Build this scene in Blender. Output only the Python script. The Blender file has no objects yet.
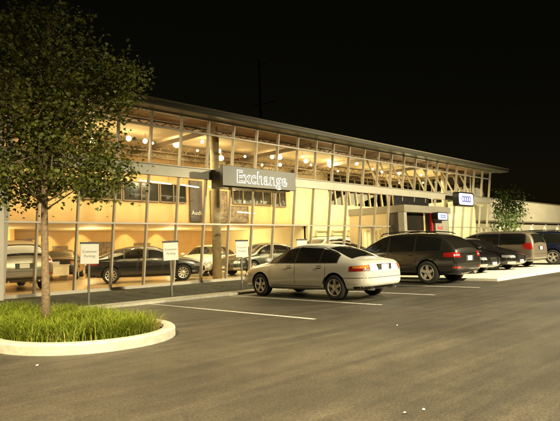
import bpy, bmesh, math, random
from mathutils import Vector, Matrix
from mathutils.bvhtree import BVHTree
R = math.radians
random.seed(7)
scene = bpy.context.scene
COL = scene.collection

# ------------------------------------------------------------------ render
scene.render.engine = 'CYCLES'
cy = scene.cycles
cy.use_denoising = True
try:
    cy.denoiser = 'OPENIMAGEDENOISE'
except Exception:
    pass
cy.max_bounces = 8
cy.diffuse_bounces = 3
cy.glossy_bounces = 4
cy.transparent_max_bounces = 24
cy.sample_clamp_indirect = 4.0
cy.sample_clamp_direct = 8.0
cy.caustics_reflective = False
cy.caustics_refractive = False
vs = scene.view_settings
scene.display_settings.display_device = 'sRGB'
vs.view_transform = 'Standard'
vs.look = 'None'
vs.gamma = 1.0
vs.exposure = 0.0
vs.use_curve_mapping = False

# ------------------------------------------------------------------ camera
f, yaw, pitch, roll = 540.21, 0.7833, 0.0705, -0.0314
fw = Vector((math.cos(yaw) * math.cos(pitch), math.sin(yaw) * math.cos(pitch), math.sin(pitch)))
r0 = Vector((math.sin(yaw), -math.cos(yaw), 0))
u0 = r0.cross(fw)
c, s = math.cos(roll), math.sin(roll)
r1 = r0 * c + u0 * s
u1 = u0 * c - r0 * s
camd = bpy.data.cameras.new('camera')
cam = bpy.data.objects.new('camera', camd)
COL.objects.link(cam)
M = Matrix((r1, u1, -fw)).transposed().to_4x4()
M.translation = Vector((0, 0, 1.35))
cam.matrix_world = M
camd.sensor_fit = 'HORIZONTAL'
camd.sensor_width = 36.0
camd.lens = f / 560 * 36
camd.clip_start = 0.1
camd.clip_end = 2000
scene.camera = cam

# ------------------------------------------------------------------ materials
def new_mat(name):
    m = bpy.data.materials.new(name)
    m.use_nodes = True
    nt = m.node_tree
    return m, nt, nt.nodes['Principled BSDF']

def mat(name, col, rough=0.6, metal=0.0, noise=0.0, nscale=8.0, bump=0.0, bscale=60.0, coat=0.0, spec=0.5, emis=None, estr=0.0, col2=None):
    m, nt, b = new_mat(name)
    b.inputs['Base Color'].default_value = (*col, 1)
    b.inputs['Roughness'].default_value = rough
    b.inputs['Metallic'].default_value = metal
    b.inputs['Specular IOR Level'].default_value = spec
    if coat:
        b.inputs['Coat Weight'].default_value = coat
        b.inputs['Coat Roughness'].default_value = 0.04
    if emis:
        b.inputs['Emission Color'].default_value = (*emis, 1)
        b.inputs['Emission Strength'].default_value = estr
    tc = nt.nodes.new('ShaderNodeTexCoord')
    if noise or col2:
        n = nt.nodes.new('ShaderNodeTexNoise')
        n.inputs['Scale'].default_value = nscale
        n.inputs['Detail'].default_value = 6
        n.inputs['Roughness'].default_value = 0.65
        nt.links.new(tc.outputs['Object'], n.inputs['Vector'])
        rp = nt.nodes.new('ShaderNodeValToRGB')
        a = col2 if col2 else tuple(max(0, x * (1 - noise)) for x in col)
        d = col if col2 else tuple(min(1, x * (1 + noise)) for x in col)
        rp.color_ramp.elements[0].position = 0.35
        rp.color_ramp.elements[1].position = 0.66
        rp.color_ramp.elements[0].color = (*a, 1)
        rp.color_ramp.elements[1].color = (*d, 1)
        nt.links.new(n.outputs['Fac'], rp.inputs['Fac'])
        nt.links.new(rp.outputs['Color'], b.inputs['Base Color'])
    if bump:
        n2 = nt.nodes.new('ShaderNodeTexNoise')
        n2.inputs['Scale'].default_value = bscale
        n2.inputs['Detail'].default_value = 4
        nt.links.new(tc.outputs['Object'], n2.inputs['Vector'])
        bp = nt.nodes.new('ShaderNodeBump')
        bp.inputs['Strength'].default_value = bump
        bp.inputs['Distance'].default_value = 0.02
        nt.links.new(n2.outputs['Fac'], bp.inputs['Height'])
        nt.links.new(bp.outputs['Normal'], b.inputs['Normal'])
    return m

def emit(name, col, strength):
    m, nt, b = new_mat(name)
    b.inputs['Base Color'].default_value = (col[0] * .1, col[1] * .1, col[2] * .1, 1)
    b.inputs['Emission Color'].default_value = (*col, 1)
    b.inputs['Emission Strength'].default_value = strength
    return m

def asphalt_mat():
    m, nt, b = new_mat('asphalt')
    L = nt.links.new
    tc = nt.nodes.new('ShaderNodeTexCoord')
    def noise(scale, detail, rough, vec=None):
        n = nt.nodes.new('ShaderNodeTexNoise')
        n.inputs['Scale'].default_value = scale
        n.inputs['Detail'].default_value = detail
        n.inputs['Roughness'].default_value = rough
        L(vec or tc.outputs['Object'], n.inputs['Vector'])
        return n
    def ramp(src, p0, c0, p1, c1):
        rp = nt.nodes.new('ShaderNodeValToRGB')
        rp.color_ramp.elements[0].position = p0
        rp.color_ramp.elements[1].position = p1
        rp.color_ramp.elements[0].color = (*c0, 1)
        rp.color_ramp.elements[1].color = (*c1, 1)
        L(src, rp.inputs['Fac'])
        return rp
    def mul(a, bb):
        mx = nt.nodes.new('ShaderNodeMix')
        mx.data_type = 'RGBA'
        mx.blend_type = 'MULTIPLY'
        mx.inputs['Factor'].default_value = 1
        L(a, mx.inputs['A'])
        L(bb, mx.inputs['B'])
        return mx.outputs['Result']
    fine = noise(60, 6, 0.85)
    big = noise(0.35, 5, 0.6)
    # long faint streaks left by the roller and by tyres, running along the aisle and curving
    mp = nt.nodes.new('ShaderNodeMapping')
    mp.inputs['Rotation'].default_value = (0, 0, R(4))
    mp.inputs['Scale'].default_value = (0.30, 2.8, 1)
    L(tc.outputs['Object'], mp.inputs['Vector'])
    streak = noise(1.1, 6, 0.62, mp.outputs['Vector'])
    mp2 = nt.nodes.new('ShaderNodeMapping')
    mp2.inputs['Rotation'].default_value = (0, 0, R(-12))
    mp2.inputs['Scale'].default_value = (0.14, 4.5, 1)
    L(tc.outputs['Object'], mp2.inputs['Vector'])
    streak2 = noise(1.0, 4, 0.6, mp2.outputs['Vector'])
    mid = noise(34, 3, 0.7)
    mott = noise(2.6, 6, 0.72)
    A = ramp(fine.outputs['Fac'], 0.36, (0.014, 0.013, 0.011), 0.66, (0.126, 0.116, 0.091))
    B = ramp(big.outputs['Fac'], 0.36, (0.62, 0.60, 0.58), 0.66, (1.12, 1.10, 1.06))
    S = ramp(streak.outputs['Fac'], 0.40, (0.80, 0.80, 0.79), 0.66, (1.22, 1.19, 1.13))
    S2 = ramp(streak2.outputs['Fac'], 0.40, (0.80, 0.80, 0.80), 0.64, (1.1, 1.1, 1.1))
    G = ramp(mid.outputs['Fac'], 0.36, (0.62, 0.62, 0.62), 0.64, (1.25, 1.25, 1.22))
    Q = ramp(mott.outputs['Fac'], 0.36, (0.80, 0.79, 0.78), 0.66, (1.20, 1.18, 1.12))
    o = mul(Q.outputs['Color'], mul(G.outputs['Color'], mul(mul(mul(A.outputs['Color'], B.outputs['Color']), S.outputs['Color']), S2.outputs['Color'])))
    L(o, b.inputs['Base Color'])
    b.inputs['Roughness'].default_value = 0.58
    b.inputs['Specular IOR Level'].default_value = 0.5
    bp = nt.nodes.new('ShaderNodeBump')
    bp.inputs['Strength'].default_value = 0.55
    bp.inputs['Distance'].default_value = 0.012
    L(fine.outputs['Fac'], bp.inputs['Height'])
    L(bp.outputs['Normal'], b.inputs['Normal'])
    return m

def glass_mat():
    m, nt, b = new_mat('window_glass')
    nt.nodes.remove(b)
    out = nt.nodes['Material Output']
    tr = nt.nodes.new('ShaderNodeBsdfTransparent')
    tr.inputs['Color'].default_value = (0.90, 0.92, 0.86, 1)
    gl = nt.nodes.new('ShaderNodeBsdfGlossy')
    gl.inputs['Roughness'].default_value = 0.015
    fr = nt.nodes.new('ShaderNodeFresnel')
    fr.inputs['IOR'].default_value = 1.5
    mx = nt.nodes.new('ShaderNodeMixShader')
    nt.links.new(fr.outputs['Fac'], mx.inputs['Fac'])
    nt.links.new(tr.outputs['BSDF'], mx.inputs[1])
    nt.links.new(gl.outputs['BSDF'], mx.inputs[2])
    nt.links.new(mx.outputs['Shader'], out.inputs['Surface'])
    return m

def leaf_mat(name, c_lo, c_hi, trans=0.35):
    m, nt, b = new_mat(name)
    g = nt.nodes.new('ShaderNodeNewGeometry')
    rp = nt.nodes.new('ShaderNodeValToRGB')
    rp.color_ramp.elements[0].color = (*c_lo, 1)
    rp.color_ramp.elements[1].color = (*c_hi, 1)
    nt.links.new(g.outputs['Random Per Island'], rp.inputs['Fac'])
    nt.links.new(rp.outputs['Color'], b.inputs['Base Color'])
    b.inputs['Roughness'].default_value = 0.55
    b.inputs['Specular IOR Level'].default_value = 0.3
    t = nt.nodes.new('ShaderNodeBsdfTranslucent')
    nt.links.new(rp.outputs['Color'], t.inputs['Color'])
    mx = nt.nodes.new('ShaderNodeMixShader')
    mx.inputs['Fac'].default_value = trans
    nt.links.new(b.outputs['BSDF'], mx.inputs[1])
    nt.links.new(t.outputs['BSDF'], mx.inputs[2])
    nt.links.new(mx.outputs['Shader'], nt.nodes['Material Output'].inputs['Surface'])
    return m

MT = {
 'asphalt': asphalt_mat(),
 'gutter': mat('dark_asphalt', (0.046, 0.043, 0.037), 0.7, noise=0.6, nscale=70, bump=0.4, bscale=110),
 'kerb': mat('kerb_concrete', (0.42, 0.40, 0.33), 0.8, noise=0.18, nscale=7, bump=0.25, bscale=70),
 'pad': mat('pad_concrete', (0.60, 0.58, 0.47), 0.8, noise=0.10, nscale=3, bump=0.15, bscale=60),
 'mulch': mat('mulch', (0.034, 0.034, 0.014), 0.95, col2=(0.008, 0.009, 0.004), nscale=26, bump=1.0, bscale=38),
 'soil': mat('soil', (0.07, 0.05, 0.03), 0.95, noise=0.5, nscale=20, bump=0.8, bscale=40),
 'line': mat('line_paint', (0.80, 0.78, 0.70), 0.7, col2=(0.30, 0.28, 0.24), nscale=16),
 'alu': mat('aluminium_frame', (0.36, 0.33, 0.27), 0.45, 0.25, noise=0.06, nscale=2),
 'band': mat('band_metal', (0.40, 0.38, 0.31), 0.5, 0.2, noise=0.08, nscale=1.2),
 'fascia': mat('fascia_metal', (0.085, 0.082, 0.062), 0.5, 0.2, noise=0.08, nscale=1.0),
 'soffit': mat('soffit_metal', (0.22, 0.19, 0.14), 0.6),
 'glass': glass_mat(),
 'orange': mat('warm_plaster', (0.52, 0.35, 0.165), 0.75, noise=0.06, nscale=1.5),
 'cream': mat('cream_plaster', (0.56, 0.45, 0.28), 0.75, noise=0.06, nscale=1.2),
 'pale': mat('pale_plaster', (0.72, 0.68, 0.48), 0.75, noise=0.05, nscale=1.2),
 'deck': mat('wood_deck', (0.20, 0.105, 0.05), 0.7, noise=0.3, nscale=3),
 'steel': mat('dark_steel', (0.17, 0.125, 0.08), 0.6, 0.2),
 'column': mat('column_paint', (0.50, 0.42, 0.28), 0.6, noise=0.08, nscale=4),
 'columnpaint': mat('round_column_paint', (0.40, 0.33, 0.21), 0.6, noise=0.2, nscale=6),
 'tile': mat('floor_tile', (0.42, 0.30, 0.16), 0.25, noise=0.08, nscale=2.0),
 'stone': mat('grey_cladding', (0.27, 0.26, 0.22), 0.6, noise=0.1, nscale=3),
 'portal': mat('portal_cladding', (0.21, 0.195, 0.15), 0.55, noise=0.08, nscale=2),
 'black': mat('black_panel', (0.012, 0.011, 0.010), 0.4),
 'darkglass': mat('dark_glass', (0.02, 0.018, 0.014), 0.06, coat=0.5),
 'red': mat('red_panel', (0.50, 0.02, 0.015), 0.4),
 'white': mat('white_paint', (0.56, 0.55, 0.49), 0.5, noise=0.04, nscale=3),
 'signboard': mat('sign_board', (0.075, 0.078, 0.060), 0.45, noise=0.06, nscale=2),
 'ink': mat('sign_ink', (0.10, 0.10, 0.09), 0.7),
 'glow': emit('letter_glow', (1.0, 0.97, 0.82), 2.2),
 'signglow': emit('sign_glow', (0.86, 0.90, 1.0), 1.35),
 'blue': mat('ring_blue', (0.03, 0.035, 0.20), 0.4, emis=(0.05, 0.06, 0.5), estr=0.35),
 'redglow': emit('red_letter', (1.0, 0.10, 0.06), 0.9),
 'lamp': emit('lamp_globe', (1.0, 0.78, 0.40), 75.0),
 'lamp_bright': emit('bright_lamp_globe', (1.0, 0.80, 0.42), 330.0),
 'tube': emit('tube_lamp', (1.0, 0.90, 0.66), 4.0),
 'bark': mat('bark', (0.13, 0.095, 0.055), 0.9, noise=0.35, nscale=18, bump=0.6, bscale=45),
 'leaf': leaf_mat('maple_leaf', (0.042, 0.056, 0.008), (0.105, 0.115, 0.018)),
 'leaf2': leaf_mat('young_tree_leaf', (0.09, 0.14, 0.03), (0.15, 0.20, 0.06)),
 'grass': leaf_mat('grass_blade', (0.10, 0.155, 0.010), (0.23, 0.27, 0.026), 0.3),
 'straw': leaf_mat('straw_blade', (0.26, 0.21, 0.06), (0.34, 0.28, 0.09), 0.3),
 'farwall': mat('rendered_wall', (0.50, 0.46, 0.34), 0.85, noise=0.08, nscale=0.6),
 'fartrim': mat('wall_trim', (0.16, 0.14, 0.10), 0.7),
 'p_silver': mat('silver_paint', (0.74, 0.72, 0.64), 0.26, 0.35, coat=0.8),
 'p_black': mat('black_paint', (0.010, 0.009, 0.009), 0.22, 0.0, coat=1.0),
 'p_grey': mat('charcoal_paint', (0.020, 0.018, 0.014), 0.20, 0.15, coat=1.0),
 'p_green': mat('dark_green_paint', (0.05, 0.055, 0.04), 0.28, 0.3, coat=1.0),
 'p_taupe': mat('taupe_paint', (0.19, 0.16, 0.12), 0.32, 0.4, coat=0.8),
 'p_blue': mat('navy_paint', (0.010, 0.014, 0.035), 0.25, 0.2, coat=1.0),
 'p_white': mat('white_car_paint', (0.75, 0.72, 0.64), 0.3, 0.0, coat=0.8),
 'carglass': mat('car_glass', (0.010, 0.010, 0.008), 0.04, coat=0.6),
 'trim': mat('black_trim', (0.012, 0.012, 0.011), 0.5),
 'tyre': mat('tyre_rubber', (0.018, 0.017, 0.016), 0.85),
 'rim': mat('alloy_rim', (0.62, 0.58, 0.50), 0.32, 0.7),
 'chrome': mat('chrome', (0.75, 0.73, 0.68), 0.12, 1.0),
 'tail': mat('tail_red', (0.30, 0.012, 0.010), 0.12, coat=1.0),
 'amber': mat('tail_amber', (0.62, 0.22, 0.035), 0.15, coat=1.0),
 'clear': mat('headlight_glass', (0.62, 0.62, 0.64), 0.10, 0.6, coat=1.0),
 'plate': mat('plate_white', (0.80, 0.78, 0.72), 0.4),
 'paper': mat('paper', (0.80, 0.78, 0.68), 0.8),
 'pole': mat('pole_metal', (0.12, 0.11, 0.09), 0.6, 0.3),
 'photo': mat('photo_print', (0.26, 0.18, 0.10), 0.5, col2=(0.035, 0.025, 0.02), nscale=5),
 'bannerdark': mat('banner_dark', (0.045, 0.022, 0.016), 0.5, col2=(0.015, 0.010, 0.009), nscale=3),
}

# ------------------------------------------------------------------ helpers
def link(name, me, m=None, parent=None, smooth=False):
    o = bpy.data.objects.new(name, me)
    COL.objects.link(o)
    if m is not None:
        me.materials.append(MT[m] if isinstance(m, str) else m)
    if parent is not None:
        o.parent = parent
    if smooth:
        for p in me.polygons:
            p.use_smooth = True
    return o

def obj(name, bm, m=None, parent=None, smooth=False):
    me = bpy.data.meshes.new(name)
    bm.normal_update()
    bm.to_mesh(me)
    bm.free()
    return link(name, me, m, parent, smooth)

def thing(name, label, cat, loc=(0, 0, 0), rz=0.0, group=None):
    o = bpy.data.objects.new(name, None)
    COL.objects.link(o)
    o.empty_display_size = 0.2
    o.location = loc
    o.rotation_euler = (0, 0, rz)
    return tag(o, label, cat, group)

def tag(o, label, cat, group=None):
    o['label'] = label
    o['category'] = cat
    if group:
        o['group'] = group
    return o

def kind(o, k='structure'):
    o['kind'] = k
    return o

def box(bm, x0, y0, z0, x1, y1, z1):
    v = [bm.verts.new(p) for p in ((x0, y0, z0), (x1, y0, z0), (x1, y1, z0), (x0, y1, z0), (x0, y0, z1), (x1, y0, z1), (x1, y1, z1), (x0, y1, z1))]
    for q in ((0, 3, 2, 1), (4, 5, 6, 7), (0, 1, 5, 4), (1, 2, 6, 5), (2, 3, 7, 6), (3, 0, 4, 7)):
        bm.faces.new([v[i] for i in q])
    return bm

def BX(name, a, b, m, parent=None, bevel=0.0):
    bm = bmesh.new()
    box(bm, *a, *b)
    if bevel:
        bmesh.ops.bevel(bm, geom=bm.edges[:], offset=bevel, segments=2, affect='EDGES', profile=0.5)
    return obj(name, bm, m, parent)

def beam(bm, p0, p1, w, d, side=Vector((1, 0, 0))):
    """rectangular bar from p0 to p1: w across `side`, d across the other way"""
    p0, p1 = Vector(p0), Vector(p1)
    ax = (p1 - p0).normalized()
    sd = (side - ax * side.dot(ax)).normalized()
    ot = ax.cross(sd).normalized()
    vs_ = []
    for p in (p0, p1):
        for a, b in ((-1, -1), (1, -1), (1, 1), (-1, 1)):
            vs_.append(bm.verts.new(p + sd * (a * w / 2) + ot * (b * d / 2)))
    for q in ((0, 3, 2, 1), (4, 5, 6, 7), (0, 1, 5, 4), (1, 2, 6, 5), (2, 3, 7, 6), (3, 0, 4, 7)):
        bm.faces.new([vs_[i] for i in q])

def tube(bm, pts, rads, n=8, caps=True):
    rings = []
    prev = None
    for i, p in enumerate(pts):
        p = Vector(p)
        a = Vector(pts[max(0, i - 1)])
        b = Vector(pts[min(len(pts) - 1, i + 1)])
        t = (b - a).normalized()
        ref = prev if prev is not None else (Vector((1, 0, 0)) if abs(t.x) < 0.9 else Vector((0, 1, 0)))
        x = (ref - t * ref.dot(t)).normalized()
        prev = x
        y = t.cross(x)
        rings.append([bm.verts.new(p + (x * math.cos(2 * math.pi * k / n) + y * math.sin(2 * math.pi * k / n)) * rads[i]) for k in range(n)])
    for a, b in zip(rings, rings[1:]):
        for k in range(n):
            bm.faces.new((a[k], a[(k + 1) % n], b[(k + 1) % n], b[k]))
    if caps:
        bm.faces.new(rings[0][::-1])
        bm.faces.new(rings[-1])

def lathe_y(bm, prof, n=32):
    """profile of (radius, y) turned about the Y axis"""
    rings = [[bm.verts.new((r_ * math.cos(2 * math.pi * k / n), y_, r_ * math.sin(2 * math.pi * k / n))) for k in range(n)] for r_, y_ in prof]
    for a, b in zip(rings, rings[1:]):
        for k in range(n):
            bm.faces.new((a[k], b[k], b[(k + 1) % n], a[(k + 1) % n]))
    return rings

def prism(bm, pts, z0, z1):
    lo = [bm.verts.new((x, y, z0)) for x, y in pts]
    hi = [bm.verts.new((x, y, z1)) for x, y in pts]
    n = len(pts)
    bm.faces.new(lo[::-1])
    bm.faces.new(hi)
    for k in range(n):
        bm.faces.new((lo[k], lo[(k + 1) % n], hi[(k + 1) % n], hi[k]))

def text(name, body, size, m, loc, rot, parent=None, extrude=0.01, offset=0.0, align='CENTER', line=1.0, bold=0.0):
    cu = bpy.data.curves.new(name, 'FONT')
    cu.body = body
    cu.size = size
    cu.align_x = align
    cu.align_y = 'CENTER'
    cu.extrude = extrude
    cu.offset = offset
    cu.space_line = line
    cu.space_character = 1.08
    tmp = bpy.data.objects.new(name, cu)
    COL.objects.link(tmp)
    dg = bpy.context.evaluated_depsgraph_get()
    me = bpy.data.meshes.new_from_object(tmp.evaluated_get(dg))
    bpy.data.objects.remove(tmp)
    me.materials.clear()
    o = link(name, me, m, parent)
    o.location = loc
    o.rotation_euler = rot
    return o

FACE_S = (R(90), 0, 0)          # text that reads from the -Y side

# ------------------------------------------------------------------ world: night sky
w = bpy.data.worlds.new('World')
scene.world = w
w.use_nodes = True
nt = w.node_tree
bg = nt.nodes['Background']
sky = nt.nodes.new('ShaderNodeTexSky')
sky.sky_type = 'NISHITA'
sky.sun_disc = False
sky.sun_elevation = R(28)
sky.sun_rotation = R(200)
tint = nt.nodes.new('ShaderNodeMix')
tint.data_type = 'RGBA'
tint.blend_type = 'MULTIPLY'
tint.inputs['Factor'].default_value = 1.0
tint.inputs['B'].default_value = (1.0, 0.62, 0.22, 1)
nt.links.new(sky.outputs['Color'], tint.inputs['A'])
nt.links.new(tint.outputs['Result'], bg.inputs['Color'])
bg.inputs['Strength'].default_value = 0.0012

def light(kind_, name, loc, energy, col, size=0.3, target=None, spot=None, blend=0.5, size_y=None):
    d = bpy.data.lights.new(name, kind_)
    d.energy = energy
    d.color = col
    if kind_ == 'AREA':
        d.size = size
        if size_y:
            d.shape = 'RECTANGLE'
            d.size_y = size_y
    elif kind_ == 'SUN':
        d.angle = R(0.5)
    else:
        d.shadow_soft_size = size
    if spot:
        d.spot_size = R(spot)
        d.spot_blend = blend
    o = bpy.data.objects.new(name, d)
    COL.objects.link(o)
    o.location = loc
    if target is not None:
        o.rotation_euler = (Vector(target) - Vector(loc)).to_track_quat('-Z', 'Y').to_euler()
    return o

sun = light('SUN', 'moon', (0, 0, 50), 0.004, (1.0, 0.9, 0.75), target=(12, 30, 0))

# lot lamps on their poles behind and beside the camera (metal-halide heads, cut off above)
LOT = (1.0, 0.86, 0.54)
light('SPOT', 'lot_lamp', (10, -6, 8.5), 24000, LOT, 0.35, (10.3, -3.0, 0), 132, 0.4)
light('SPOT', 'lot_lamp', (27, -1, 8.5), 31000, LOT, 0.35, (26.5, 2.5, 0), 136, 0.35)
light('SPOT', 'lot_lamp', (-4, 2, 8.5), 25000, (1.0, .78, .45), 0.35, (-3, 3.2, 0), 112, 0.4)

# ------------------------------------------------------------------ ground
bm = bmesh.new()
vv = [bm.verts.new(p) for p in ((-250, -250, 0), (450, -250, 0), (450, 450, 0), (-250, 450, 0))]
bm.faces.new(vv)
kind(obj('asphalt_ground', bm, 'asphalt'))

def strip(name, x0, y0, x1, y1, z, m):
    bm = bmesh.new()
    bm.faces.new([bm.verts.new(p) for p in ((x0, y0, z), (x1, y0, z), (x1, y1, z), (x0, y1, z))])
    return kind(obj(name, bm, m))

for x, ya in ((7.72, 6.85), (10.37, 7.15), (13.03, 7.3), (15.7, 7.3)):
    strip('parking_line', x - 0.05, ya, x + 0.05, 12.58, 0.005, 'line')

# flush walk and kerb along the stalls, mulch bed up to the glass
bm = bmesh.new()
box(bm, 4.6, 12.62, -0.1, 18.42, 13.3, 0.06)
bmesh.ops.bevel(bm, geom=bm.edges[:], offset=0.015, segments=1, affect='EDGES')
kind(obj('kerb_walk', bm, 'kerb'))
bm = bmesh.new()
nx, ny = 150, 26
grid = [[bm.verts.new((-6 + 24.42 * i / nx, 13.3 + 3.12 * j / ny,
        0.045 + 0.13 * (j / ny) + (0.03 * random.random() + 0.035 * math.sin(i * 1.7 + j) * math.sin(j * .9 + i * .3)) * math.sin(math.pi * min(1, j / ny * 1.02 + 0.02)))) for j in range(ny + 1)] for i in range(nx + 1)]
for i in range(nx):
    for j in range(ny):
        bm.faces.new((grid[i][j], grid[i + 1][j], grid[i + 1][j + 1], grid[i][j + 1]))
kind(obj('mulch_bed', bm, 'mulch', smooth=True), 'structure')
# pale concrete display pad in front of the entrance
bm = bmesh.new()
box(bm, 18.45, 7.95, -0.1, 60.0, 16.45, 0.09)
kind(obj('concrete_pad', bm, 'pad'))

# ------------------------------------------------------------------ planted island
def island_outline(inset, n=14):
    x0, x1, yb, yf = 2.62 + inset, 5.42 - inset, 13.2, 7.03 + inset
    cxm = (x0 + x1) / 2
    rx = (x1 - x0) / 2
    ry = 1.62 - inset * 0.5
    pts = [(x0, yb), ]
    for k in range(n * 2 + 1):
        a = math.pi + math.pi * k / (n * 2)
        ca, sa = math.cos(a), math.sin(a)
        e = 0.96
        pts.append((cxm + rx * math.copysign(abs(ca) ** e, ca), yf + ry + ry * math.copysign(abs(sa) ** e, sa)))
    pts.append((x1 - .02, 9.3))
    pts.append((x1 - 0.3, 10.0))
    pts.append((x1 - 0.8, 11.0))
    pts.append((x1 - 0.95, yb - 0.62))
    pts.append((cxm, yb - 0.61))
    return pts
outer, inner = island_outline(0.0), island_outline(0.17)
bm = bmesh.new()
def ring(pts, z):
    return [bm.verts.new((x, y, z)) for x, y in pts]
n = len(outer)
rings_ = [ring(outer, -0.05), ring(outer, 0.125), ring([(a[0] * .88 + b[0] * .12, a[1] * .88 + b[1] * .12) for a, b in zip(outer, inner)], 0.15), ring(inner, 0.15), ring(inner, 0.03)]
for a, b in zip(rings_, rings_[1:]):
    for k in range(n):
        bm.faces.new((a[k], a[(k + 1) % n], b[(k + 1) % n], b[k]))
ko = kind(obj('island_kerb', bm, 'kerb'))
bm = bmesh.new()
f_ = bm.faces.new([bm.verts.new((x, y, 0.09)) for x, y in inner])
kind(obj('island_soil', bm, 'soil'))
def inside(p, poly):
    x, y = p
    c_ = False
    for i in range(len(poly)):
        x1_, y1_ = poly[i]
        x2_, y2_ = poly[i - 1]
        if (y1_ > y) != (y2_ > y) and x < (x2_ - x1_) * (y - y1_) / (y2_ - y1_) + x1_:
            c_ = not c_
    return c_

def blades(name, npl, m, area, hmin, hmax, seed, keep=None):
    rnd = random.Random(seed)
    V, F = [], []
    cl = [(rnd.uniform(2.3, 5), rnd.uniform(7.0, 12.6)) for _ in range(170)]
    made = 0
    while made < npl:
        cx_, cy_ = rnd.choice(cl)
        p = (rnd.gauss(cx_, 0.13), rnd.gauss(cy_, 0.13))
        if not inside(p, area) or (keep and not keep(p, rnd)):
            continue
        made += 1
        h = rnd.uniform(hmin, hmax)
        a_ = rnd.uniform(0, 2 * math.pi)
        bend = rnd.uniform(0.25, 1.0) * h
        wd = rnd.uniform(0.003, 0.0075)
        dx, dy = math.cos(a_), math.sin(a_)
        px, py = -dy, dx
        base = len(V)
        for k in range(5):
            t = k / 4
            o_ = bend * t * t
            z = 0.08 + h * (t - 0.32 * t * t * t * rnd.uniform(0.6, 1.3))
            ww = wd * (1 - t) ** 0.6 + 0.0008
            V.append((p[0] + dx * o_ + px * ww, p[1] + dy * o_ + py * ww, z))
            V.append((p[0] + dx * o_ - px * ww, p[1] + dy * o_ - py * ww, z))
        for k in range(4):
            i = base + 2 * k
            F.append((i, i + 1, i + 3, i + 2))
    me = bpy.data.meshes.new(name)
    me.from_pydata(V, [], F)
    return kind(link(name, me, m, smooth=True), 'stuff')
area = island_outline(0.22)
blades('ornamental_grass', 21000, 'grass', area, 0.18, 0.50, 3, lambda p, r: p[0] < 4.7 or r.random() < 0.25)
blades('dry_grass', 2800, 'straw', area, 0.16, 0.34, 5, lambda p, r: (p[0] > 4.25 and p[1] < 9.5) or r.random() < 0.10)

# ------------------------------------------------------------------ trees
def maple_leaf(sz, rnd):
    P = [(0, -.10), (.16, -.02), (.42, -.08), (.34, .12), (.52, .34), (.28, .34), (.18, .44), (0, .80), (-.18, .44), (-.28, .34), (-.52, .34), (-.34, .12), (-.42, -.08), (-.16, -.02)]
    return [(x * sz, y * sz, -abs(x) * sz * 0.25) for x, y in P]

def plain_leaf(sz, rnd):
    P = [(0, 0), (.22, .18), (.26, .45), (0, .9), (-.26, .45), (-.22, .18)]
    return [(x * sz, y * sz, -abs(x) * sz * 0.3) for x, y in P]

def make_tree(name, label, base, trunk_pts, trunk_r, lumps, nclump, per, leaf_fn, lsz, lmat, seed, spread=0.26, group=None):
    rnd = random.Random(seed)
    root = thing(name, label, 'tree', base, 0, group)
    bm = bmesh.new()
    tube(bm, trunk_pts, trunk_r, 10)
    cents = []
    for cx_, cy_, cz_, rx, ry, rz_, wgt in lumps:
        for _ in range(max(1, int(nclump * wgt))):
            while True:
                d = Vector((rnd.uniform(-1, 1), rnd.uniform(-1, 1), rnd.uniform(-1, 1)))
                if 0.12 < d.length < 1:
                    break
            d *= (0.55 + 0.45 * rnd.random()) if d.length < 0.7 else 1
            cents.append(Vector((cx_ + d.x * rx, cy_ + d.y * ry, cz_ + d.z * rz_)))
    tp = [Vector(p) for p in trunk_pts]
    ztop = tp[-1].z
    for i, ce in enumerate(cents):
        if i % 3:
            continue
        zz = min(ztop, max(tp[0].z + (ztop - tp[0].z) * (0.34 + 0.38 * rnd.random()), ce.z - 0.75 * math.hypot(ce.x - tp[-1].x, ce.y - tp[-1].y)))
        k = max(j for j in range(len(tp)) if tp[j].z <= zz)
        k2 = min(len(tp) - 1, k + 1)
        t = 0 if k == k2 else (zz - tp[k].z) / (tp[k2].z - tp[k].z)
        st = tp[k].lerp(tp[k2], t)
        mid = st.lerp(ce, 0.5) + Vector((rnd.uniform(-.08, .08), rnd.uniform(-.08, .08), 0.10))
        rr = 0.022 * (1 - 0.5 * (zz / (ztop + .01)))
        tube(bm, [st, mid, ce], [rr, rr * .65, rr * .25], 5)
    obj('trunk', bm, 'bark', root, True)
    V, F = [], []
    for ce in cents:
        cnt = int(per * rnd.uniform(0.55, 1.4))
        for _ in range(cnt):
            p = ce + Vector((rnd.gauss(0, spread), rnd.gauss(0, spread), rnd.gauss(0, spread * 0.7)))
            rot = Matrix.Rotation(rnd.uniform(0, 2 * math.pi), 3, 'Z') @ Matrix.Rotation(rnd.gauss(-0.75, 0.55), 3, 'X') @ Matrix.Rotation(rnd.gauss(0, 0.5), 3, 'Y')
            sz = lsz * rnd.uniform(0.5, 1.25)
            b0 = len(V)
            L = leaf_fn(sz, rnd)
            for q in L:
                V.append(p + rot @ Vector(q))
            F.append(tuple(range(b0, b0 + len(L))))
    me = bpy.data.meshes.new('crown')
    me.from_pydata(V, [], F)
    link('crown', me, lmat, root)
    return root

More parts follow.
